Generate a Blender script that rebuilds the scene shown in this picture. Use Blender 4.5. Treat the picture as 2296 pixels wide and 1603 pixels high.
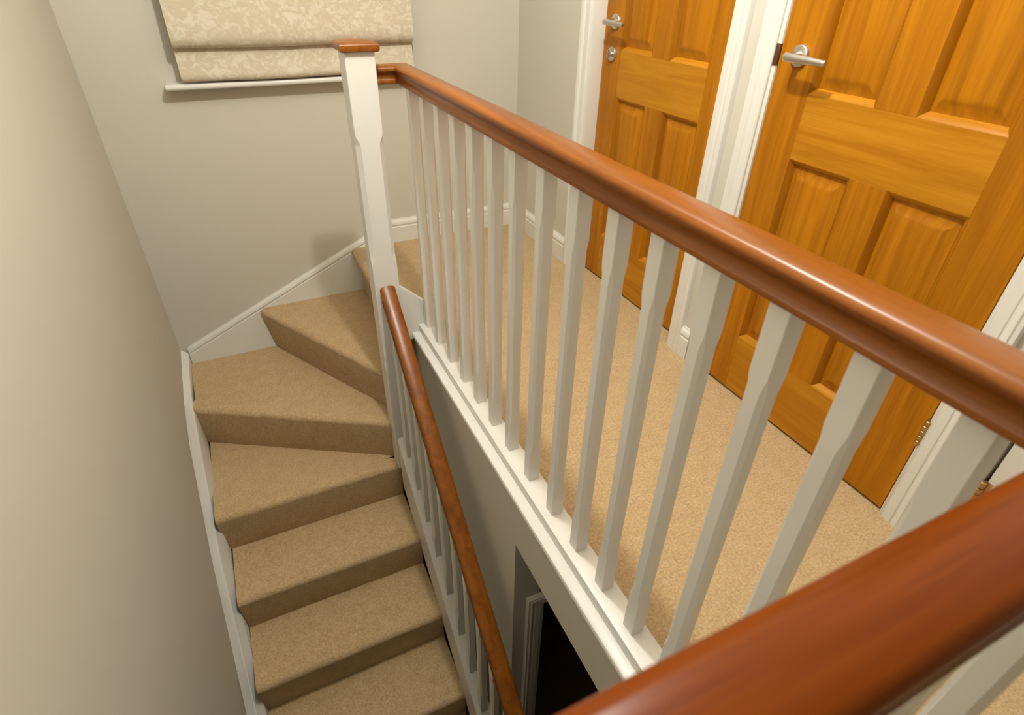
import bpy, bmesh, math, random
from mathutils import Vector, Matrix

random.seed(7)
S = bpy.context.scene
C = S.collection
for o in list(bpy.data.objects):
    bpy.data.objects.remove(o, do_unlink=True)

# ------------------------------------------------------------------ camera
YAW, PITCH, ROLL, FPX = 0.4529, 0.6020, 0.0203, 1277.53
cd = bpy.data.cameras.new('camera')
cam = bpy.data.objects.new('camera', cd)
C.objects.link(cam)
fw = Vector((math.sin(YAW) * math.cos(PITCH), math.cos(YAW) * math.cos(PITCH), -math.sin(PITCH)))
r0 = Vector((math.cos(YAW), -math.sin(YAW), 0))
u0 = r0.cross(fw)
rt = r0 * math.cos(ROLL) + u0 * math.sin(ROLL)
up = -r0 * math.sin(ROLL) + u0 * math.cos(ROLL)
M = Matrix((rt, up, -fw)).transposed().to_4x4()
M.translation = Vector((0, 0, 1.2))
cam.matrix_world = M
cd.sensor_fit = 'HORIZONTAL'
cd.sensor_width = 36.0
cd.lens = FPX / 2296 * 36.0
cd.clip_start = 0.02
cd.dof.use_dof = True
cd.dof.focus_distance = 2.0
cd.dof.aperture_fstop = 6.0
S.camera = cam

# ------------------------------------------------------------------ world, light, exposure
w = bpy.data.worlds.new('night')
w.use_nodes = True
w.node_tree.nodes['Background'].inputs[0].default_value = (0.02, 0.025, 0.04, 1)
w.node_tree.nodes['Background'].inputs[1].default_value = 0.05
S.world = w
ld = bpy.data.lights.new('ceiling_lamp_bulb', 'POINT')
ld.energy = 77.0
ld.color = (1.0, 0.968, 0.88)
ld.shadow_soft_size = 0.035
lo = bpy.data.objects.new('ceiling_lamp_bulb', ld)
lo.location = (0.452, 1.0, 2.13)
C.objects.link(lo)
S.view_settings.view_transform = 'Standard'
S.view_settings.look = 'None'
S.view_settings.exposure = 0.0
S.view_settings.gamma = 1.0
S.view_settings.use_curve_mapping = False


# ------------------------------------------------------------------ materials
def new_mat(name):
    m = bpy.data.materials.new(name)
    m.use_nodes = True
    nt = m.node_tree
    b = nt.nodes['Principled BSDF']
    return m, nt, b


def paint(name, col, rough=0.6, bump=0.05, scale=180, spec=0.3, var=0.03):
    m, nt, b = new_mat(name)
    n = nt.nodes
    tc = n.new('ShaderNodeTexCoord')
    no = n.new('ShaderNodeTexNoise')
    no.inputs['Scale'].default_value = scale
    no.inputs['Detail'].default_value = 3
    nt.links.new(tc.outputs['Object'], no.inputs['Vector'])
    n2 = n.new('ShaderNodeTexNoise')
    n2.inputs['Scale'].default_value = 2.2
    n2.inputs['Detail'].default_value = 4
    nt.links.new(tc.outputs['Object'], n2.inputs['Vector'])
    mx = n.new('ShaderNodeMix')
    mx.data_type = 'RGBA'
    mx.inputs[6].default_value = (*[c * (1 - var) for c in col], 1)
    mx.inputs[7].default_value = (*[min(1, c * (1 + var)) for c in col], 1)
    nt.links.new(n2.outputs['Fac'], mx.inputs[0])
    nt.links.new(mx.outputs[2], b.inputs['Base Color'])
    bp = n.new('ShaderNodeBump')
    bp.inputs['Strength'].default_value = bump
    bp.inputs['Distance'].default_value = 0.002
    nt.links.new(no.outputs['Fac'], bp.inputs['Height'])
    nt.links.new(bp.outputs[0], b.inputs['Normal'])
    b.inputs['Roughness'].default_value = rough
    b.inputs['Specular IOR Level'].default_value = spec
    return m


def wood(name, dark, light, axis, rough=0.35, coat=0.3, contrast=1.0, gs=1.0, spec=0.4):
    """grain runs along the given object axis"""
    m, nt, b = new_mat(name)
    n = nt.nodes
    tc = n.new('ShaderNodeTexCoord')
    oi = n.new('ShaderNodeObjectInfo')
    ad = n.new('ShaderNodeVectorMath')
    ad.operation = 'MULTIPLY_ADD'
    ad.inputs[1].default_value = (37.0, 17.0, 23.0)
    cb = n.new('ShaderNodeCombineXYZ')
    for k in range(3):
        nt.links.new(oi.outputs['Random'], cb.inputs[k])
    nt.links.new(cb.outputs[0], ad.inputs[0])
    nt.links.new(tc.outputs['Object'], ad.inputs[2])
    mp = n.new('ShaderNodeMapping')
    sc = [26.0 * gs] * 3
    sc[axis] = 1.6 * gs
    mp.inputs['Scale'].default_value = sc
    nt.links.new(ad.outputs[0], mp.inputs['Vector'])
    n1 = n.new('ShaderNodeTexNoise')
    n1.inputs['Scale'].default_value = 1.0
    n1.inputs['Detail'].default_value = 6
    n1.inputs['Distortion'].default_value = 1.1
    nt.links.new(mp.outputs[0], n1.inputs['Vector'])
    mp2 = n.new('ShaderNodeMapping')
    s2 = [260.0 * gs] * 3
    s2[axis] = 9.0 * gs
    mp2.inputs['Scale'].default_value = s2
    nt.links.new(ad.outputs[0], mp2.inputs['Vector'])
    n2 = n.new('ShaderNodeTexNoise')
    n2.inputs['Scale'].default_value = 1.0
    n2.inputs['Detail'].default_value = 3
    nt.links.new(mp2.outputs[0], n2.inputs['Vector'])
    ma = n.new('ShaderNodeMath')
    ma.operation = 'MULTIPLY_ADD'
    ma.inputs[1].default_value = 0.35
    nt.links.new(n2.outputs['Fac'], ma.inputs[0])
    nt.links.new(n1.outputs['Fac'], ma.inputs[2])
    cr = n.new('ShaderNodeValToRGB')
    e = cr.color_ramp.elements
    e[0].position = 0.68 - 0.24 * contrast
    e[0].color = (*dark, 1)
    e[1].position = 0.68 + 0.24 * contrast
    e[1].color = (*light, 1)
    nt.links.new(ma.outputs[0], cr.inputs[0])
    nt.links.new(cr.outputs[0], b.inputs['Base Color'])
    bp = n.new('ShaderNodeBump')
    bp.inputs['Strength'].default_value = 0.06
    bp.inputs['Distance'].default_value = 0.001
    nt.links.new(n2.outputs['Fac'], bp.inputs['Height'])
    nt.links.new(bp.outputs[0], b.inputs['Normal'])
    b.inputs['Roughness'].default_value = rough
    b.inputs['Specular IOR Level'].default_value = spec
    b.inputs['Coat Weight'].default_value = coat
    b.inputs['Coat Roughness'].default_value = 0.22
    return m


def carpet(name, a, bcol):
    m, nt, b = new_mat(name)
    n = nt.nodes
    tc = n.new('ShaderNodeTexCoord')
    n1 = n.new('ShaderNodeTexNoise')
    n1.inputs['Scale'].default_value = 150
    n1.inputs['Detail'].default_value = 5
    n1.inputs['Roughness'].default_value = 0.75
    n2 = n.new('ShaderNodeTexNoise')
    n2.inputs['Scale'].default_value = 22
    n2.inputs['Detail'].default_value = 6
    for x in (n1, n2):
        nt.links.new(tc.outputs['Object'], x.inputs['Vector'])
    ma = n.new('ShaderNodeMath')
    ma.operation = 'MULTIPLY_ADD'
    ma.inputs[1].default_value = 0.75
    nt.links.new(n1.outputs['Fac'], ma.inputs[0])
    mu = n.new('ShaderNodeMath')
    mu.operation = 'MULTIPLY'
    mu.inputs[1].default_value = 0.13
    nt.links.new(n2.outputs['Fac'], mu.inputs[0])
    nt.links.new(mu.outputs[0], ma.inputs[2])
    cr = n.new('ShaderNodeValToRGB')
    e = cr.color_ramp.elements
    e[0].position = 0.30
    e[0].color = (*a, 1)
    e[1].position = 0.60
    e[1].color = (*bcol, 1)
    nt.links.new(ma.outputs[0], cr.inputs[0])
    nt.links.new(cr.outputs[0], b.inputs['Base Color'])
    bp = n.new('ShaderNodeBump')
    bp.inputs['Strength'].default_value = 0.55
    bp.inputs['Distance'].default_value = 0.004
    nt.links.new(ma.outputs[0], bp.inputs['Height'])
    nt.links.new(bp.outputs[0], b.inputs['Normal'])
    b.inputs['Roughness'].default_value = 1.0
    b.inputs['Specular IOR Level'].default_value = 0.05
    b.inputs['Sheen Weight'].default_value = 0.15
    b.inputs['Sheen Roughness'].default_value = 0.5
    return m


def metal(name, col, rough):
    m, nt, b = new_mat(name)
    b.inputs['Base Color'].default_value = (*col, 1)
    b.inputs['Metallic'].default_value = 1.0
    n = nt.nodes
    no = n.new('ShaderNodeTexNoise')
    no.inputs['Scale'].default_value = 60
    tc = n.new('ShaderNodeTexCoord')
    nt.links.new(tc.outputs['Object'], no.inputs['Vector'])
    mr = n.new('ShaderNodeMapRange')
    mr.inputs['To Min'].default_value = rough * 0.85
    mr.inputs['To Max'].default_value = rough * 1.15
    nt.links.new(no.outputs['Fac'], mr.inputs['Value'])
    nt.links.new(mr.outputs[0], b.inputs['Roughness'])
    return m


def damask(name):
    m, nt, b = new_mat(name)
    n = nt.nodes
    tc = n.new('ShaderNodeTexCoord')
    mp = n.new('ShaderNodeMapping')
    mp.inputs['Scale'].default_value = (15, 15, 19)
    nt.links.new(tc.outputs['Object'], mp.inputs['Vector'])
    dn = n.new('ShaderNodeTexNoise')
    dn.inputs['Scale'].default_value = 1.6
    dn.inputs['Detail'].default_value = 2
    nt.links.new(mp.outputs[0], dn.inputs['Vector'])
    mixv = n.new('ShaderNodeMix')
    mixv.data_type = 'RGBA'
    mixv.inputs[0].default_value = 0.45
    nt.links.new(mp.outputs[0], mixv.inputs[6])
    nt.links.new(dn.outputs['Color'], mixv.inputs[7])
    vo = n.new('ShaderNodeTexNoise')
    vo.inputs['Scale'].default_value = 2.6
    vo.inputs['Detail'].default_value = 2.5
    vo.inputs['Distortion'].default_value = 1.6
    nt.links.new(mixv.outputs[2], vo.inputs['Vector'])
    cr = n.new('ShaderNodeValToRGB')
    e = cr.color_ramp.elements
    e[0].position = 0.46
    e[0].color = (0.56, 0.485, 0.355, 1)
    e[1].position = 0.63
    e[1].color = (0.66, 0.60, 0.485, 1)
    nt.links.new(vo.outputs['Fac'], cr.inputs[0])
    nt.links.new(cr.outputs[0], b.inputs['Base Color'])
    wv = n.new('ShaderNodeTexNoise')
    wv.inputs['Scale'].default_value = 500
    nt.links.new(tc.outputs['Object'], wv.inputs['Vector'])
    bp = n.new('ShaderNodeBump')
    bp.inputs['Strength'].default_value = 0.15
    bp.inputs['Distance'].default_value = 0.001
    nt.links.new(wv.outputs['Fac'], bp.inputs['Height'])
    nt.links.new(bp.outputs[0], b.inputs['Normal'])
    b.inputs['Roughness'].default_value = 0.85
    b.inputs['Sheen Weight'].default_value = 0.1
    return m


MW = paint('wall_paint', (0.60, 0.57, 0.495), 0.75, 0.05, 160, 0.2)
MC = paint('ceiling_paint', (0.84, 0.84, 0.81), 0.9, 0.05, 120, 0.1)
MG = paint('white_gloss_paint', (0.745, 0.735, 0.69), 0.34, 0.02, 60, 0.45, 0.015)
MCARP = carpet('beige_carpet', (0.37, 0.252, 0.122), (0.67, 0.495, 0.285))
MCARP2 = carpet('hall_carpet', (0.34, 0.23, 0.11), (0.60, 0.44, 0.25))
DD, DL = (0.33, 0.112, 0.0012), (0.48, 0.18, 0.0025)
MDX = wood('door_wood_across', DD, DL, 0, 0.45, 0.03, spec=0.2)
MDY = wood('door_wood_horizontal', (0.40, 0.152, 0.003), (0.52, 0.225, 0.012), 1, 0.45, 0.03, 0.72, spec=0.2)
MDZ = wood('door_wood_vertical', DD, DL, 2, 0.45, 0.03, 0.78, spec=0.2)
MDV = wood('door_wood_moulding_shaded', (0.25, 0.080, 0.001), (0.38, 0.138, 0.002), 2, 0.45, 0.0, spec=0.2)  # upright mouldings: same stain as the door, shade painted in as a darker tone
RD, RL = (0.13, 0.036, 0.004), (0.29, 0.090, 0.008)
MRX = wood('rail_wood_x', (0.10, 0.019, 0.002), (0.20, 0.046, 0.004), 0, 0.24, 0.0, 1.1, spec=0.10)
MRY = wood('rail_wood_y', RD, RL, 1, 0.30, 0.0, 1.15, spec=0.32)
MCHR = metal('satin_chrome', (0.62, 0.60, 0.57), 0.33)
MBRS = metal('brass', (0.50, 0.34, 0.15), 0.32)
MBRZ = metal('tarnished_bronze', (0.22, 0.14, 0.09), 0.45)
MFAB = damask('cream_damask_fabric')
m, nt, b = new_mat('window_glass')
b.inputs['Base Color'].default_value = (0.9, 0.95, 0.95, 1)
b.inputs['Roughness'].default_value = 0.02
b.inputs['Transmission Weight'].default_value = 1.0
MGL = m
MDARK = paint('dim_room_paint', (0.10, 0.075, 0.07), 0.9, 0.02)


# ------------------------------------------------------------------ mesh helpers
class MB:
    def __init__(self):
        self.bm = bmesh.new()

    def box(self, x0, x1, y0, y1, z0, z1, bev=0.0, seg=2):
        t = bmesh.new()
        v = [t.verts.new(p) for p in ((x0, y0, z0), (x1, y0, z0), (x1, y1, z0), (x0, y1, z0),
                                      (x0, y0, z1), (x1, y0, z1), (x1, y1, z1), (x0, y1, z1))]
        for f in ((0, 3, 2, 1), (4, 5, 6, 7), (0, 1, 5, 4), (1, 2, 6, 5), (2, 3, 7, 6), (3, 0, 4, 7)):
            t.faces.new([v[i] for i in f])
        if bev:
            bmesh.ops.bevel(t, geom=list(t.edges), offset=bev, segments=seg, affect='EDGES', profile=0.5)
        return self.add(t)

    def add(self, t):
        me = bpy.data.meshes.new('tmp')
        t.to_mesh(me)
        t.free()
        self.bm.from_mesh(me)
        bpy.data.meshes.remove(me)
        return self

    def rings(self, rings, closed=True, cap=True):
        """loft equal-length rings of points"""
        bm = self.bm
        vs = [[bm.verts.new(p) for p in r] for r in rings]
        n = len(vs[0])
        for a, b2 in zip(vs[:-1], vs[1:]):
            for i in range(n if closed else n - 1):
                j = (i + 1) % n
                bm.faces.new((a[i], a[j], b2[j], b2[i]))
        if cap and closed:
            bm.faces.new(list(reversed(vs[0])))
            bm.faces.new(vs[-1])
        return self

    def prism(self, pts, vec):
        vec = Vector(vec)
        return self.rings([[Vector(p) for p in pts], [Vector(p) + vec for p in pts]])

    def tube(self, path, radii, n=16, cap=True):
        path = [Vector(p) for p in path]
        rings = []
        prev = None
        for i, p in enumerate(path):
            d = (path[min(i + 1, len(path) - 1)] - path[max(i - 1, 0)]).normalized()
            if prev is None:
                a = d.orthogonal().normalized()
            else:
                a = (prev - d * prev.dot(d)).normalized()
            prev = a
            bb = d.cross(a)
            r = radii[i] if isinstance(radii, (list, tuple)) else radii
            rings.append([p + (a * math.cos(2 * math.pi * k / n) + bb * math.sin(2 * math.pi * k / n)) * r for k in range(n)])
        return self.rings(rings, True, cap)

    def build(self, name, mat, parent=None, smooth=35, recalc=True):
        if recalc:
            bmesh.ops.recalc_face_normals(self.bm, faces=list(self.bm.faces))
        me = bpy.data.meshes.new(name)
        self.bm.to_mesh(me)
        self.bm.free()
        me.materials.append(mat)
        if smooth:
            for p in me.polygons:
                p.use_smooth = True
            me.set_sharp_from_angle(angle=math.radians(smooth))
        o = bpy.data.objects.new(name, me)
        C.objects.link(o)
        if parent:
            o.parent = parent
            o.matrix_parent_inverse = Matrix.Translation(-parent.location) if parent.type == 'EMPTY' else Matrix()
        return o


def tag(o, label=None, cat=None, group=None, kind=None):
    if label: o['label'] = label
    if cat: o['category'] = cat
    if group: o['group'] = group
    if kind: o['kind'] = kind
    return o


def empty(name, loc=(0, 0, 0)):
    o = bpy.data.objects.new(name, None)
    o.empty_display_size = 0.1
    o.location = loc
    C.objects.link(o)
    return o


def recenter(o):
    """put the mesh origin at its own centre, so copies and textures sit on the piece"""
    me = o.data
    c = Vector((0, 0, 0))
    for v in me.vertices: c += v.co
    c /= len(me.vertices)
    me.transform(Matrix.Translation(-c))
    o.location = o.location + c
    return o


# ------------------------------------------------------------------ measures (metres, landing carpet at z = 0)
ZT = [0.0, -0.234, -0.466, -0.700, -0.930] + [-0.930 - 0.2205 * k for k in range(1, 9)]   # tread levels
GOING = 0.255
ZG = ZT[-1]              # ground floor
ZC = 2.40                # ceiling
YB = 2.798               # window wall
XR = 1.362               # door wall
XW = 0.495               # wall of the well, below the landing
YN = -3.0                # wall behind the camera
DX = 1.363               # front of the near door
NX0, NX1, NY0, NY1 = 0.357, 0.447, 1.888, 1.978


def xl(y):               # left wall runs very slightly out of square
    return -0.4557 + 0.0 * (YB - y)


# ------------------------------------------------------------------ shell
fl = MB()
fl.box(0.508, 1.60, YN, YB, -0.225, 0.0)
fl.box(0.467, 0.508, 1.93, YB, -0.225, 0.0)
fl.box(-0.47, 0.508, YN, 0.085, -0.225, 0.0)
# carpet nosing where the landing drops to the top winder
pr = [(0.470, 0.0), (0.452, -0.001)]
for k in range(7):
    a = math.pi / 2 + math.pi * k / 6
    pr.append((0.452 + 0.021 * math.cos(a), -0.022 + 0.021 * math.sin(a)))
pr += [(0.4665, -0.047), (0.4665, -0.232), (0.470, -0.232)]
fl.prism([(x, NY1 - 0.02, z) for x, z in pr], (0, YB - NY1 + 0.02, 0))
tag(fl.build('floor', MCARP), 'landing floor with beige cut pile carpet in front of the wooden doors', 'floor', kind='structure')

ce = MB()
ce.box(-0.50, 1.60, YN - 0.1, YB + 0.1, ZC, ZC + 0.1)
tag(ce.build('ceiling', MC), 'white ceiling over the stairwell and landing', 'ceiling', kind='structure')

wl = MB()
y0, y1 = YN - 0.1, YB + 0.12
wl.prism([(xl(y0), y0, ZG - 0.1), (xl(y1), y1, ZG - 0.1), (xl(y1) - 0.12, y1, ZG - 0.1), (xl(y0) - 0.12, y0, ZG - 0.1)], (0, 0, ZC - ZG + 0.2))
tag(wl.build('wall_left', MW), 'plain beige wall on the left of the stairs', 'wall', kind='structure')

# window wall with an opening behind the blind
WX0, WX1, WZ0, WZ1 = -0.08, 0.785, 0.815, 1.90
wb = MB()
wb.box(-0.46, WX0, YB, YB + 0.12, ZG, ZC)
wb.box(WX1, 1.60, YB, YB + 0.12, ZG, ZC)
wb.box(WX0, WX1, YB, YB + 0.12, ZG, WZ0)
wb.box(WX0, WX1, YB, YB + 0.12, WZ1, ZC)
tag(wb.build('wall_back', MW), 'beige end wall with the blind, behind the white newel post', 'wall', kind='structure')

# door wall: solid pieces round three door openings
AY0, AY1 = 1.402, 2.160        # far door opening
BY0, BY1 = 0.486, 1.242        # near door opening
TY0, TY1 = -0.44, 0.372        # white door opening
ZD = 2.03
wr = MB()
for a, c in ((YN, TY0), (TY1, BY0), (BY1, AY0), (AY1, YB)):
    wr.box(XR, XR + 0.12, a, c, 0.0, ZC)
for a, c in ((TY0, TY1), (BY0, BY1), (AY0, AY1)):
    wr.box(XR, XR + 0.12, a, c, ZD, ZC)
tag(wr.build('wall_right', MW), 'beige wall holding the two orange wooden doors', 'wall', kind='structure')

wn = MB()
wn.box(-0.5, 1.6, YN - 0.1, YN, ZG, ZC)
tag(wn.build('wall_near', MW), 'beige wall at the near end of the landing', 'wall', kind='structure')

# wall of the stairwell under the landing edge, with the hall opening
OY = 0.967
ww = MB()
ww.box(XW, XW + 0.10, OY, 1.93, ZG, -0.004)
ww.box(XW, XW + 0.012, 0.09, OY, -0.225, -0.004)
tag(ww.build('wall_stairwell', MW), 'shaded beige wall below the landing edge beside the stairs', 'wall', kind='structure')
wf = MB()
wf.box(-0.44, XW + 0.012, 0.075, 0.087, -0.225, -0.004)
tag(wf.build('trim_1', MW), 'plaster face below the near landing edge', 'trim', kind='structure')

# downstairs hall
wh = MB()
HD0, HD1, HZ = 0.590, 1.34, -0.575
wh.box(XW + 0.10, HD0, OY, OY + 0.1, ZG, -0.225)
wh.box(HD1, 1.60, OY, OY + 0.1, ZG, -0.225)
wh.box(HD0, HD1, OY, OY + 0.1, HZ, -0.225)
tag(wh.build('wall_hall', MW), 'dim wall of the hall below, seen through the opening under the landing', 'wall', kind='structure')
wh2 = MB()
wh2.box(1.60, 1.70, YN - 0.1, YB, ZG, 0.0)
tag(wh2.build('wall_hall_right', MW), 'far side wall of the hall below', 'wall', kind='structure')
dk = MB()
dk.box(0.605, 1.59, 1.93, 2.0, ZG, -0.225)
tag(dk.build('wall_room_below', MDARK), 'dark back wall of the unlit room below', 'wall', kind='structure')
gf = MB()
gf.box(-0.5, 1.7, YN, YB + 0.1, ZG - 0.1, ZG)
tag(gf.build('floor_hall', MCARP2), 'carpeted floor of the hall below the stairs', 'floor', kind='structure')
# architrave of the downstairs doorway
ar = MB()


def arch_profile(wd):
    """cross-section of a torus/ogee architrave: (across from the door side, proud)"""
    return [(0, 0), (0, 0.010), (0.003, 0.013), (wd * 0.42, 0.014), (wd * 0.47, 0.0115), (wd * 0.53, 0.0115), (wd * 0.60, 0.016),
            (wd * 0.68, 0.0195), (wd * 0.76, 0.0200), (wd * 0.82, 0.0175), (wd * 0.86, 0.0178), (wd * 0.97, 0.0178), (wd, 0.0150), (wd, 0)]


pf = arch_profile(0.055)
ar.rings([[(HD0 + 0.006 - a, OY - p, z if i < 0 else z) for a, p in pf] for i, z in enumerate((ZG, HZ - 0.006))], True, True)
# head, mitred
ar2 = [[(HD0 + 0.006 - a, OY - p, HZ - 0.006 + a) for a, p in pf], [(1.4, OY - p, HZ - 0.006 + a) for a, p in pf]]
ar.bm.free(); ar = MB()
ar.rings([[(HD0 + 0.006 - a, OY - p, ZG) for a, p in pf], ar2[0], ar2[1]])
ar.box(HD0, HD0 + 0.02, OY - 0.002, OY + 0.11, ZG, HZ)
ar.box(HD0, HD1, OY - 0.002, OY + 0.11, HZ - 0.02, HZ)
tag(ar.build('trim_2', MG), 'white moulded frame of the dark doorway in the hall below', 'door frame', kind='structure')

# ------------------------------------------------------------------ skirting
def skirt_prof(h=0.118, t=0.017):
    return [(0, 0), (t, 0), (t, h * 0.66), (t * 0.82, h * 0.69), (t * 0.82, h * 0.73), (t * 1.02, h * 0.77), (t * 1.02, h * 0.86),
            (t * 0.75, h * 0.93), (t * 0.45, h * 0.965), (t * 0.4, h), (0, h)]


sp = skirt_prof()
sb = MB()
sb.rings([[(x, YB - p, z) for p, z in sp] for x in (0.60, XR)])
tag(sb.build('baseboard_back', MG), 'white moulded skirting below the window wall, behind the balusters', 'skirting', kind='structure')
sr = MB()
sr.rings([[(XR - p, y, z) for p, z in sp] for y in (2.225, YB)])
tag(sr.build('baseboard_right', MG), 'white moulded skirting in the corner beside the far door', 'skirting', kind='structure')
sm = MB()
sm.rings([[(XR - p, y, z) for p, z in sp] for y in (1.298, 1.346)])
tag(sm.build('baseboard_middle', MG), 'short piece of white skirting between the two door frames', 'skirting', kind='structure')


# ------------------------------------------------------------------ door frames
def frame(name, y_lo, y_hi, depth, label, wd=0.062, lo=True, hi=True):
    """lining + architraves round an opening y_lo..y_hi in the door wall"""
    root = empty(name, (XR, (y_lo + y_hi) / 2, 0))
    tag(root, label, 'door frame', kind='structure')
    t = 0.017
    m1 = MB(); m1.box(XR - 0.004, XR + 0.125, y_hi - t, y_hi, 0, ZD, 0.001); m1.build('lining', MG, root)
    m1 = MB(); m1.box(XR - 0.004, XR + 0.125, y_lo, y_lo + t, 0, ZD, 0.001); m1.build('lining', MG, root)
    m1 = MB(); m1.box(XR - 0.004, XR + 0.125, y_lo + t, y_hi - t, ZD - t, ZD, 0.001); m1.build('lining', MG, root)
    # door stops behind the leaf
    m1 = MB()
    m1.box(depth + 0.046, depth + 0.058, y_lo + t, y_lo + t + 0.012, 0, ZD - t)
    m1.box(depth + 0.046, depth + 0.058, y_hi - t - 0.012, y_hi - t, 0, ZD - t)
    m1.build('stop', MG, root)
    p = arch_profile(wd)
    for on, ye, sgn in ((hi, y_hi, 1), (lo, y_lo, -1)):
        if not on: continue
        m1 = MB()
        e = ye - sgn * 0.006
        m1.rings([[(XR - q, e + sgn * a, 0.0) for a, q in p], [(XR - q, e + sgn * a, ZD - 0.006 + a) for a, q in p]])
        m1.build('architrave', MG, root)
    m1 = MB()
    m1.rings([[(XR - q, y_lo + 0.006 - a, ZD - 0.006 + a) for a, q in p], [(XR - q, y_hi - 0.006 + a, ZD - 0.006 + a) for a, q in p]])
    m1.build('architrave', MG, root)
    return root


# ------------------------------------------------------------------ panelled doors
def beveled_panel(mb, fx, ya, yb, za, zb):
    """sloped moulding round the opening + raised and fielded panel, front faces -X at fx"""
    d1, mw = 0.0165, 0.0150
    def loop(x, i):
        return [(fx + x, ya + i, za + i), (fx + x, yb - i, za + i), (fx + x, yb - i, zb - i), (fx + x, ya + i, zb - i)]
    def loop2(x, iy, iz):
        return [(fx + x, ya + iy, za + iz), (fx + x, yb - iy, za + iz), (fx + x, yb - iy, zb - iz), (fx + x, ya + iy, zb - iz)]
    L = [loop(0.03, mw - 0.002), loop(d1, mw - 0.002), loop2(d1 - 0.001, mw + 0.004, mw + 0.004),
         loop2(0.0070, mw + 0.019, mw + 0.025), loop2(0.0040, mw + 0.026, mw + 0.033), loop2(0.0030, mw + 0.031, mw + 0.038)]
    mb.rings(L, True, True)


def mouldings(fx, ya, yb, za, zb, root):
    """four mitred strips sloping from the frame face down to the panel"""
    pr = [(0.020, 0.0), (0.0, 0.0), (0.0012, 0.0025), (0.0042, 0.0058), (0.0080, 0.0095), (0.0125, 0.0125), (0.0160, 0.0150), (0.020, 0.0150)]
    def strip(ends, mat):
        mb = MB()
        mb.rings(ends)
        mb.build('moulding', mat, root, smooth=30)
    strip([[(fx + x, ya + i, za + i) for x, i in pr], [(fx + x, yb - i, za + i) for x, i in pr]], MDY)
    strip([[(fx + x, ya + i, zb - i) for x, i in pr], [(fx + x, yb - i, zb - i) for x, i in pr]], MDY)
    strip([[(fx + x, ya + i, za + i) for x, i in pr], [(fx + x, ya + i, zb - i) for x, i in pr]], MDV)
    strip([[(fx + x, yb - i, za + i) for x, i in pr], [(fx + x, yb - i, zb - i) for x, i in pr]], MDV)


def door(name, X, y_latch, w, label):
    z0, z1 = 0.009, 2.006
    root = empty(name, (X, y_latch - w / 2, 0))
    tag(root, label, 'door', kind='structure')
    th = 0.040
    ya, yb = y_latch - w, y_latch           # hinge edge, latch edge
    st = 0.119
    cy = (ya + yb) / 2
    mu = 0.050
    def bx(n, y0, y1, zz0, zz1, mat):
        mm = MB(); mm.box(X, X + th, y0, y1, zz0, zz1, 0.0006, 1)
        o = mm.build(n, mat, root, smooth=0)
        return o
    bx('stile', ya, ya + st, z0, z1, MDZ)
    bx('stile', yb - st, yb, z0, z1, MDZ)
    rails = [(z0, 0.209), (0.781, 0.942), (1.560, 1.655), (1.895, z1)]
    for a, c in rails:
        bx('rail', ya + st, yb - st, a, c, MDY)
    gaps = [(rails[i][1], rails[i + 1][0]) for i in range(3)]
    for a, c in gaps:
        bx('mullion', cy - mu, cy + mu, a, c, MDZ)
        for y0, y1 in ((ya + st, cy - mu), (cy + mu, yb - st)):
            mm = MB(); beveled_panel(mm, X, y0, y1, a, c)
            o = mm.build('panel', MDZ, root, smooth=25)
            mouldings(X, y0, y1, a, c, root)
    return root


def lever(root, X, y, z, lock=False, name='handle'):
    """round rose, neck and a straight tapering lever pointing to -Y"""
    rose = MB()
    prof = [(0.0, 0.0262), (0.006, 0.0262), (0.0085, 0.0245), (0.0095, 0.022), (0.0095, 0.001)]
    rose.rings([[(X - p, y + r * math.cos(2 * math.pi * k / 40), z + r * math.sin(2 * math.pi * k / 40)) for k in range(40)] for p, r in prof])
    h = rose.build(name, MCHR, root)
    lv = MB()
    path, rad = [], []
    for p, r in ((0.008, 0.0125), (0.013, 0.0115), (0.020, 0.0098), (0.034, 0.0092), (0.044, 0.0098)):
        path.append((X - p, y, z)); rad.append(r)
    for k in range(1, 6):
        a = k / 5 * math.pi / 2
        path.append((X - 0.044 - 0.012 * math.sin(a), y + 0.004 - 0.004 * math.cos(a) - 0.012 * (1 - math.cos(a)), z)); rad.append(0.0098 + 0.001 * k / 5)
    for yy, r in ((0.030, 0.0108), (0.055, 0.0102), (0.085, 0.0090), (0.108, 0.0080), (0.117, 0.0076), (0.1195, 0.0066)):
        path.append((X - 0.056 + 0.004 * yy / 0.12, y - yy, z - 0.002 * yy / 0.12)); rad.append(r)
    lv.tube(path, rad, 18)
    o = lv.build('lever', MCHR)
    o.parent = h
    if lock:
        e = MB()
        e.rings([[(X - p, y + 0.003 + r * math.cos(2 * math.pi * k / 32), z - 0.108 + r * 1.0 * math.sin(2 * math.pi * k / 32)) for k in range(32)]
                 for p, r in ((0, 0.0255), (0.006, 0.0255), (0.0085, 0.0238), (0.0085, 0.010), (0.0085, 0.001))])
        eo = e.build('thumb_turn', MCHR, root)
        t = MB()
        t.tube([(X - 0.008, y + 0.003, z - 0.108), (X - 0.016, y + 0.003, z - 0.108)], [0.008, 0.007], 16)
        t.box(X - 0.028, X - 0.014, y - 0.0005, y + 0.0065, z - 0.121, z - 0.095, 0.002)
        k2 = t.build('knob', MCHR)
        k2.parent = eo


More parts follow.
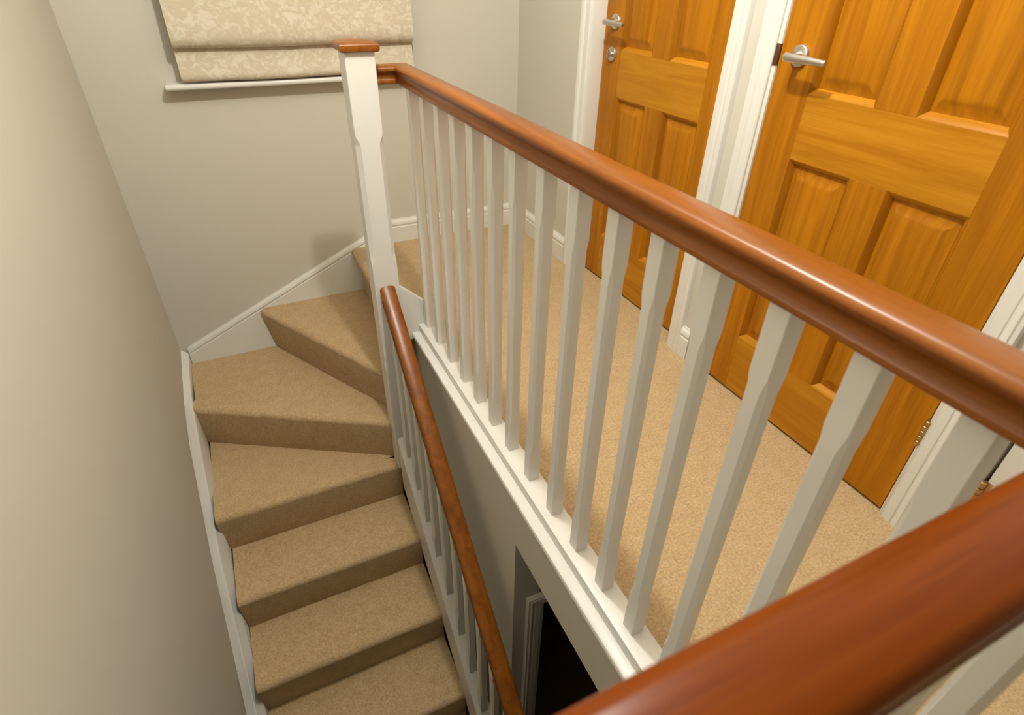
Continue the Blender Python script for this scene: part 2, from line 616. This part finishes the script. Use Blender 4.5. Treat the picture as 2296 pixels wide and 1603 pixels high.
def hinge(root, X, y, z, mat=MBRS, n=5, R=0.0072):
    h = MB()
    L = 0.076
    for k in range(n):
        a = z - L / 2 + k * L / n
        h.tube([(X, y, a + 0.0008), (X, y, a + 0.002), (X, y, a + L / n - 0.002), (X, y, a + L / n - 0.0008)], [R * 0.78, R, R, R * 0.78], 14)
    h.tube([(X, y, z - L / 2 - 0.004), (X, y, z + L / 2 + 0.004)], R * 0.6, 10)
    h.box(X + 0.004, X + 0.0055, y - 0.016, y + 0.016, z - L / 2, z + L / 2)
    h.build('hinge', mat, root)


frame('trim_3', AY0, AY1, 1.416, 'white moulded frame around the far wooden door', 0.062)
frame('trim_4', BY0, BY1, DX, 'white moulded frame around the near wooden door', 0.056)
dA = door('door_1', 1.416, 2.141, 0.720, 'far orange wooden panel door with lever handle above a round thumb turn')
lever(dA, 1.416, 2.070, 1.035, True)
dB = door('door_2', DX, 1.2235, 0.7165, 'near orange wooden panel door with satin lever handle and brass hinge')
lever(dB, DX, 1.158, 1.024)
for z in (0.281, 1.03, 1.78):
    hinge(dB, DX - 0.003, 0.505, z)
spk = MB()
spk.box(XR - 0.0065, XR + 0.003, 1.2238, 1.2368, 0.994, 1.045, 0.0006)
spk.build('strike_plate', MBRZ, dB)

# white door at the right edge of the view
frame('trim_5', TY0, TY1, DX, 'white frame of the white door beyond the near wooden door', 0.05)
t3 = empty('door_3', (DX, (TY0 + TY1) / 2, 0))
tag(t3, 'white painted door half hidden behind the handrails, with a brass hinge', 'door', kind='structure')
mm = MB(); mm.box(DX, DX + 0.04, TY0 + 0.019, TY1 - 0.024, 0.009, 2.006, 0.004); mm.build('leaf', MG, t3)
for z in (0.225, 1.03, 1.78):
    hinge(t3, DX - 0.005, TY1 - 0.020, z, MBRS, 4, 0.0085)

# ------------------------------------------------------------------ window, sill and blind
win = empty('window_1', ((WX0 + WX1) / 2, YB + 0.07, WZ0))
tag(win, 'white framed window behind the roman blind', 'window', kind='structure')
f = MB()
fw_ = 0.045
f.box(WX0, WX1, YB + 0.05, YB + 0.11, WZ0, WZ0 + fw_, 0.003)
f.box(WX0, WX1, YB + 0.05, YB + 0.11, WZ1 - fw_, WZ1, 0.003)
f.box(WX0, WX0 + fw_, YB + 0.05, YB + 0.11, WZ0, WZ1, 0.003)
f.box(WX1 - fw_, WX1, YB + 0.05, YB + 0.11, WZ0, WZ1, 0.003)
f.box((WX0 + WX1) / 2 - 0.03, (WX0 + WX1) / 2 + 0.03, YB + 0.05, YB + 0.11, WZ0, WZ1, 0.003)
f.build('frame', MG, win)
for a, c in ((WX0 + fw_, (WX0 + WX1) / 2 - 0.03), ((WX0 + WX1) / 2 + 0.03, WX1 - fw_)):
    g = MB(); g.box(a, c, YB + 0.078, YB + 0.084, WZ0 + fw_, WZ1 - fw_); g.build('pane', MGL, win)
s = MB()
s.box(-0.181, 0.840, YB - 0.072, YB + 0.05, 0.778, 0.800, 0.009, 3)
s.build('window_sill', MG, win)

bl = empty('roman_blind', (0.35, YB - 0.05, 0.80))
tag(bl, 'cream patterned roman blind hanging over the white window sill', 'blind')
BX0, BX1 = -0.113, 0.813


def cloth(prof, name, x0=BX0, x1=BX1, th=0.004, nx=26, amp=0.0025):
    mb = MB()
    rng = random.Random(len(name) * 13)
    ph = [rng.uniform(0, 6.28) for _ in range(3)]
    rings = []
    front = prof
    n = len(prof)
    nor = []
    for i in range(n):
        a = Vector(prof[max(i - 1, 0)]); c = Vector(prof[min(i + 1, n - 1)])
        d = (c - a).normalized()
        nor.append(Vector((d[1], -d[0])))
    for k in range(nx + 1):
        x = x0 + (x1 - x0) * k / nx
        wob = amp * (math.sin(5.1 * x + ph[0]) + 0.6 * math.sin(13 * x + ph[1]))
        ring = [(x, p[0] + wob * (1 if 0 < i else 0.2), p[1] + wob * 0.5) for i, p in enumerate(front)]
        ring += [(x, p[0] + nor[i][0] * th + wob * (1 if 0 < i else 0.2), p[1] + nor[i][1] * th + wob * 0.5) for i, p in reversed(list(enumerate(front)))]
        rings.append(ring)
    mb.rings(rings)
    return mb.build(name, MFAB, bl, smooth=60)


# (y, z) profiles, front side first
yf = YB - 0.078
up_ = [(YB - 0.060, 1.95), (YB - 0.062, 1.80), (yf + 0.008, 1.40), (yf - 0.006, 1.12), (yf - 0.022, 1.00), (yf - 0.027, 0.960), (yf - 0.022, 0.938), (yf - 0.008, 0.927), (yf + 0.010, 0.929), (yf + 0.022, 0.944)]
cloth(up_, 'upper_fold')
low = [(yf + 0.020, 1.02), (yf + 0.020, 0.965), (yf + 0.019, 0.93), (yf + 0.010, 0.87), (yf + 0.001, 0.838), (yf - 0.002, 0.823), (yf + 0.003, 0.811), (yf + 0.014, 0.809), (yf + 0.022, 0.816)]
cloth(low, 'lower_fold')
hr = MB(); hr.box(BX0 + 0.005, BX1 - 0.005, YB - 0.058, YB - 0.001, 1.925, 1.965, 0.002); hr.build('headrail', MG, bl)
cdm = MB()
for dx in (0.0, 0.010):
    cdm.tube([(BX1 + 0.010 + dx, YB - 0.010, 1.93), (BX1 + 0.011 + dx, YB - 0.009, 1.4), (BX1 + 0.010 + dx, YB - 0.010, 0.86)], 0.0016, 8)
cdm.tube([(BX1 + 0.010, YB - 0.010, 0.86), (BX1 + 0.0115, YB - 0.010, 0.853), (BX1 + 0.015, YB - 0.010, 0.850), (BX1 + 0.0185, YB - 0.010, 0.853), (BX1 + 0.020, YB - 0.010, 0.86)], 0.0016, 8)
cdm.build('cord', MG, bl)

# ------------------------------------------------------------------ staircase
st = empty('staircase', (0, 1.8, ZG))
tag(st, 'beige carpeted winder staircase turning down from the landing along the left wall', 'staircase')


def nose(z, zlow):
    """carpet profile along the outward normal: (offset, z); the carpet falls straight from the nosing to the foot of the riser"""
    r, oh = 0.024, 0.034
    sl = math.atan2(oh, (z - zlow) - r)
    p = [(-0.03, z), (oh - r - 0.010, z - 0.0004), (oh - r, z - 0.0015)]
    for k in range(1, 8):
        a = math.pi / 2 - (math.pi / 2 + sl) * k / 7
        p.append((oh - r + r * math.cos(a), z - 0.0015 - r + r * math.sin(a)))
    p += [(oh * 0.45, z - (z - zlow) * 0.60), (0.002, zlow + 0.006), (-0.001, zlow - 0.002)]
    return p


def step(k, P, Q, back):
    """P,Q: ends of the riser line (left, right seen from below); back: rest of the tread polygon from Q round to P"""
    z, zlow = ZT[k], ZT[k + 1]
    P, Q = Vector((*P, 0)), Vector((*Q, 0))
    d = (Q - P).normalized()
    n = Vector((d.y, -d.x, 0))
    mb = MB()
    N = 14
    rings = []
    rng = random.Random(int(-z * 1000))
    for k in range(N + 1):
        b0 = P.lerp(Q, k / N)
        j = rng.uniform(-0.0012, 0.0012)
        rings.append([(b0 + n * (o + (j if o > 0 else 0))) + Vector((0, 0, zz)) for o, zz in nose(z, zlow)])
    mb.rings(rings, False, False)
    A = P + n * (-0.03); B2 = Q + n * (-0.03)
    bm = mb.bm
    vs = [bm.verts.new((v[0], v[1], z)) for v in [A] + [rings[k][0] for k in range(1, N)] + [B2] + [Vector((*q, 0)) for q in back]]
    bm.faces.new(vs)
    for v in bm.verts:
        v.co.y = min(v.co.y, YB - 0.003)
        v.co.x = max(v.co.x, -0.452)
    bmesh.ops.remove_doubles(bm, verts=list(bm.verts), dist=1e-5)
    o = mb.build('step', MCARP, st, smooth=50)
    return o


XS0, XS1 = -0.4275, 0.372          # between the strings
YS = YB - 0.012
# winder treads (top three), turning round the newel
step(1, (-0.0275, YB - 0.012), (0.4325, 1.9467), [(0.4715, 1.975), (0.4715, YB - 0.012)])
step(2, (-0.431, 2.436), (0.378, 1.9647), [(0.419, 1.977), (-0.0275, YB - 0.012), (-0.431, YB - 0.012)])
step(3, (-0.415, 1.944), (XS1, 1.944), [(XS1, 1.960), (0.357, 1.979), (-0.415, 2.4266)])
for k in range(4, 12):
    y = 1.944 - (k - 3) * GOING
    xa = max(-0.4085 + 0.004 * (k - 4), -0.400)
    step(k, (xa, y), (XS1, y), [(XS1, y + GOING + 0.004), (xa, y + GOING + 0.004)])


def string_top(mb, pts_in, pts_out, drop, lean):
    """capped string: inner/outer top edges as polylines of (x,y,z), a face dropping from the inner edge"""
    rings = []
    for a, c, ln in zip(pts_in, pts_out, lean):
        a = Vector(a); c = Vector(c)
        t = (c - a); t.z = 0
        t.normalize()
        drop = min(drop, min(a.z, c.z) - ZG)
        rings.append([c + Vector((0, 0, -drop)), c, a + t * 0.006 + Vector((0, 0, 0.0)), a + t * 0.0015 + Vector((0, 0, -0.002)),
                      a + Vector((0, 0, -0.006)), a + Vector((ln, 0, -0.045)), a + Vector((ln, 0, -drop))])
    mb.rings(rings)


sl = MB()
ins = [(-0.4255, 2.782, -0.401), (-0.4255, 2.46, -0.4414), (-0.4255, 2.248, -0.5686), (-0.4255, 1.8015, -0.8278), (-0.4255, 1.3804, -1.281), (-0.4255, 0.9, -1.72), (-0.4255, -0.2, -2.66)]
outs = [(-0.4552, YB - 0.002, -0.386), (-0.4552, 2.403, -0.444), (-0.4552, 2.202, -0.5175), (-0.4552, 1.827, -0.788), (-0.4552, 1.3707, -1.2314), (-0.4552, 0.9, -1.66), (-0.4552, -0.2, -2.61)]
string_top(sl, ins, outs, 0.30, [0, 0, 0.012, 0.021, 0.027, 0.032, 0.032])
sl.build('wall_string', MG, st)
sk = MB()
# string along the window wall, with a moulded top edge like the skirting
def bs(x): return -0.393 + (x + 0.4566) * 0.463
rr = []
for x in (-0.4235, 0.62):
    zt = bs(x)
    pr2 = [(0, -0.34), (0.016, -0.34), (0.016, -0.040), (0.0128, -0.037), (0.0128, -0.032), (0.017, -0.028), (0.017, -0.016), (0.012, -0.008), (0.007, -0.004), (0.006, 0.0), (0, 0)]
    rr.append([(x, YB - 0.0015 - p, zt + z) for p, z in pr2])
sk.rings(rr)
sk.build('wall_string', MG, st)
# outer string under the stair balusters
so = MB()
def zs(y): return 0.849 * y - 2.1214
ysA, ysB = NY0, -0.42
so.prism([(0.366, ysA, zs(ysA)), (0.366, ysB, zs(ysB)), (0.366, ysB, max(ZG, zs(ysB) - 0.29)), (0.366, ysA, zs(ysA) - 0.29)], (0.060, 0, 0))
bmesh.ops.bevel(so.bm, geom=[e for e in so.bm.edges], offset=0.003, segments=2, affect='EDGES')
so.build('outer_string', MG, st)
sf = MB()
sf.prism([(XS0, 2.6, -1.16), (XS0, 1.86, -1.16), (XS0, 0.16, ZG + 0.02), (XS0, 0.2, ZG), (XS0, 2.6, ZG)], (0.82, 0, 0))
sf.build('spandrel', MW, st)

# ------------------------------------------------------------------ newel post
nw = empty('newel_post', ((NX0 + NX1) / 2, (NY0 + NY1) / 2, -0.712))
tag(nw, 'square white newel post with brown wooden cap at the top of the stairs', 'newel post')


def chamfer_post(cx, cy, h, zsegs, n_up=0):
    """square post with stopped chamfers: zsegs = [(z, chamfer)]"""
    rings = []
    for z, c in zsegs:
        c = max(c, 0.0012)
        rings.append([(cx - h + c, cy - h, z), (cx + h - c, cy - h, z), (cx + h, cy - h + c, z), (cx + h, cy + h - c, z),
                      (cx + h - c, cy + h, z), (cx - h + c, cy + h, z), (cx - h, cy + h - c, z), (cx - h, cy - h + c, z)])
    return rings


p = MB()
p.rings(chamfer_post((NX0 + NX1) / 2, (NY0 + NY1) / 2, 0.045,
                     [(-0.699, 0.002), (0.300, 0.002), (0.313, 0.004), (0.330, 0.0125), (0.345, 0.015), (0.715, 0.015), (0.730, 0.0125), (0.746, 0.004), (0.757, 0.002), (0.985, 0.002)]))
p.build('post', MG, nw)
cp = MB()
cx_, cy_ = (NX0 + NX1) / 2, (NY0 + NY1) / 2
hw = 0.0585
cp.rings([[(cx_ + sx * (hw + a), cy_ + sy * (hw + a), z) for sx, sy in ((-1, -1), (1, -1), (1, 1), (-1, 1))]
          for a, z in ((-0.006, 0.985), (-0.001, 0.988), (0.0, 0.993), (0.0, 1.001), (-0.002, 1.0055), (-0.006, 1.008), (-0.03, 1.014), (-0.056, 1.016))])
cp.build('cap', MRY, nw, smooth=40)

# ------------------------------------------------------------------ landing balustrade
XB = 0.546            # centre line of the balusters
XH = 0.541            # centre line of the handrail
RB = 0.8885           # underside of the handrail
RP = [(-0.024, 0), (0.024, 0), (0.0268, 0.0018), (0.0275, 0.0050), (0.0265, 0.0090), (0.0225, 0.0115), (0.0195, 0.0160), (0.0190, 0.0210), (0.0210, 0.0270),
      (0.0255, 0.0325), (0.0290, 0.0365), (0.0298, 0.0405), (0.0288, 0.0455), (0.0250, 0.0502), (0.0190, 0.0526), (0.0100, 0.0539), (0, 0.0545)]
RP = RP + [(-u, v) for u, v in reversed(RP[2:-1])]
YNR = 0.0655          # near handrail centre line


def rail_mitre(mb, pts, ds=None, de=None):
    """horizontal rail along plan polyline with mitred corners"""
    rings = []
    n = len(pts)
    V = [Vector((*q, 0)) for q in pts]
    for i in range(n):
        if i == 0:
            d2 = (V[1] - V[0]).normalized()
            d1 = ds or d2
        elif i == n - 1:
            d1 = (V[-1] - V[-2]).normalized()
            d2 = de or d1
        else: d1 = (V[i] - V[i - 1]).normalized(); d2 = (V[i + 1] - V[i]).normalized()
        n1 = Vector((d1.y, -d1.x, 0)); n2 = Vector((d2.y, -d2.x, 0))
        bis = (n1 + n2).normalized()
        s_ = 1 / max(0.2, bis.dot(n1))
        rings.append([V[i] + bis * (u * s_) + Vector((0, 0, RB + v)) for u, v in RP])
    mb.rings(rings)


lb = empty('landing_balustrade', (XB, 1.0, 0))
tag(lb, 'long white landing balustrade with brown handrail between the stairs and the doors', 'balustrade')
YRET = 1.951
h = MB()
rail_mitre(h, [(XH, YNR), (XH, YRET), (NX1, YRET)], ds=Vector((1, 0, 0)))
hro = h.build('handrail', MRY, lb, smooth=40)

nb = MB()
nb.rings([[(x, y, z) for x, z in ((0.500, -0.024), (0.484, -0.024), (0.4795, -0.021), (0.4775, -0.015), (0.4775, -0.009), (0.4795, -0.003), (0.484, 0.0), (0.512, 0.0), (0.512, -0.024))] for y in (0.0945, NY0)])
nb.build('nosing', MG, lb)
br = MB()
br.box(0.508, 0.5735, 0.095, NY0 + 0.03, -0.002, 0.030, 0.003)
br.build('base_rail', MG, lb)
eb = MB()
eb.prism([(NX1, 1.889, -0.03), (0.575, 1.889, -0.03), (0.575, 1.889, 0.092), (NX1, 1.889, 0.208)], (0, 0.030, 0))
eb.build('end_board', MG, lb)

yb_list = [1.881, 1.749, 1.618, 1.491, 1.368, 1.247, 1.127, 0.998, 0.868, 0.745, 0.630, 0.515, 0.401, 0.287, 0.1785, 0.0700]
HB = 0.0160


def baluster_mesh(ztop, zbot):
    mb = MB()
    zz = [(zbot, 0.001), (zbot + 0.105, 0.001), (zbot + 0.116, 0.003), (zbot + 0.130, 0.0060), (ztop - 0.130, 0.0060), (ztop - 0.116, 0.003), (ztop - 0.105, 0.001), (ztop, 0.001)]
    mb.rings(chamfer_post(0, 0, HB, zz))
    return mb


b0 = baluster_mesh(RB + 0.001, 0.029).build('baluster', MG, lb)
b0.matrix_parent_inverse = Matrix.Translation(-lb.location)
for i, yy in enumerate(yb_list):
    o = b0 if i == 0 else b0.copy()
    if i: C.objects.link(o)
    o.parent = lb
    o.matrix_parent_inverse = Matrix.Translation(-lb.location)
    o.location = (XB, yy - HB, 0)

# ------------------------------------------------------------------ stair balustrade
sbn = empty('stair_balustrade', (0.40, 1.2, zs(1.2)))
tag(sbn, 'lower white stair balustrade with sloping brown handrail running down from the newel post', 'balustrade')
HSL = 0.849
hm = MB()
cs = 1 / math.sqrt(1 + HSL * HSL)
# handrail top passes z = 0.216 at the newel face
def ztopr(y): return 0.222 + HSL * (y - NY0)
XSR = 0.4015
rings = []
SP = [(u * 0.97, v) for u, v in RP]
nrm = Vector((0, -HSL * cs, cs))
for y in (NY0 - 0.0005, NY0 - 0.02, 1.5, 1.0, 0.5, 0.0, -0.40):
    base = Vector((XSR, y, ztopr(y)))
    if y > NY0 - 0.005:
        rings.append([base + Vector((u, 0, (v - 0.0545) / cs)) for u, v in SP])
    else:
        rings.append([base + Vector((u, 0, (v - 0.0545) / cs)) for u, v in SP])
hm.rings(rings)
hm.build('handrail', MRY, sbn, smooth=40)
ys_list = [1.7187, 1.612, 1.4985, 1.3775, 1.2515, 1.138, 1.022, 0.906, 0.790, 0.674, 0.558, 0.442, 0.326, 0.210, 0.094, -0.022, -0.138, -0.254]
def stair_bal():
    mb = MB()
    zb = zs(0) - 0.006
    zt = ztopr(0) - 0.0545 / cs + 0.004
    def sl(z, c, s0):
        c = max(c, 0.001)
        return [(x, y, z + s0 * HSL * y) for x, y in ((-HB + c, -HB), (HB - c, -HB), (HB, -HB + c), (HB, HB - c), (HB - c, HB), (-HB + c, HB), (-HB, HB - c), (-HB, -HB + c))]
    R_ = [sl(zb, 0, 1), sl(zb + 0.115, 0.001, 0.6), sl(zb + 0.14, 0.006, 0.5), sl(zt - 0.14, 0.006, 0.5), sl(zt - 0.115, 0.001, 0.6), sl(zt, 0, 1)]
    mb.rings(R_)
    return mb
q0 = stair_bal().build('baluster', MG, sbn)
q0.matrix_parent_inverse = Matrix.Translation(-sbn.location)
for i, yy in enumerate([1.829] + ys_list):
    o = q0 if i == 0 else q0.copy()
    if i: C.objects.link(o)
    o.parent = sbn
    o.matrix_parent_inverse = Matrix.Translation(-sbn.location)
    o.location = (0.400, yy, HSL * yy)

# ------------------------------------------------------------------ near balustrade
nbn = empty('near_balustrade', (0.05, YNR, 0))
tag(nbn, 'near balustrade with thick brown handrail crossing the lower right foreground', 'balustrade')
h = MB()
rail_mitre(h, [(xl(0.065) + 0.002, YNR), (XH, YNR)], de=Vector((0, 1, 0)))
h.build('handrail', MRX, nbn, smooth=40)
br = MB(); br.box(-0.41, 0.5735, 0.033, 0.0945, -0.002, 0.030, 0.003); br.build('base_rail', MG, nbn)
nb = MB()
nb.rings([[(x, 0.092 + (0.500 - a), z) for a, z in ((0.500, -0.024), (0.484, -0.024), (0.4795, -0.021), (0.4775, -0.015), (0.4775, -0.009), (0.4795, -0.003), (0.484, 0.0), (0.512, 0.0), (0.512, -0.024))] for x in (-0.41, 0.478)])
nb.build('nosing', MG, nbn)
c0 = b0.copy(); C.objects.link(c0)
for i, xx in enumerate((0.360, 0.243, 0.126, 0.009, -0.108, -0.225, -0.342)):
    o = c0 if i == 0 else c0.copy()
    if i: C.objects.link(o)
    o.parent = nbn
    o.matrix_parent_inverse = Matrix.Translation(-nbn.location)
    o.location = (xx, YNR, 0)
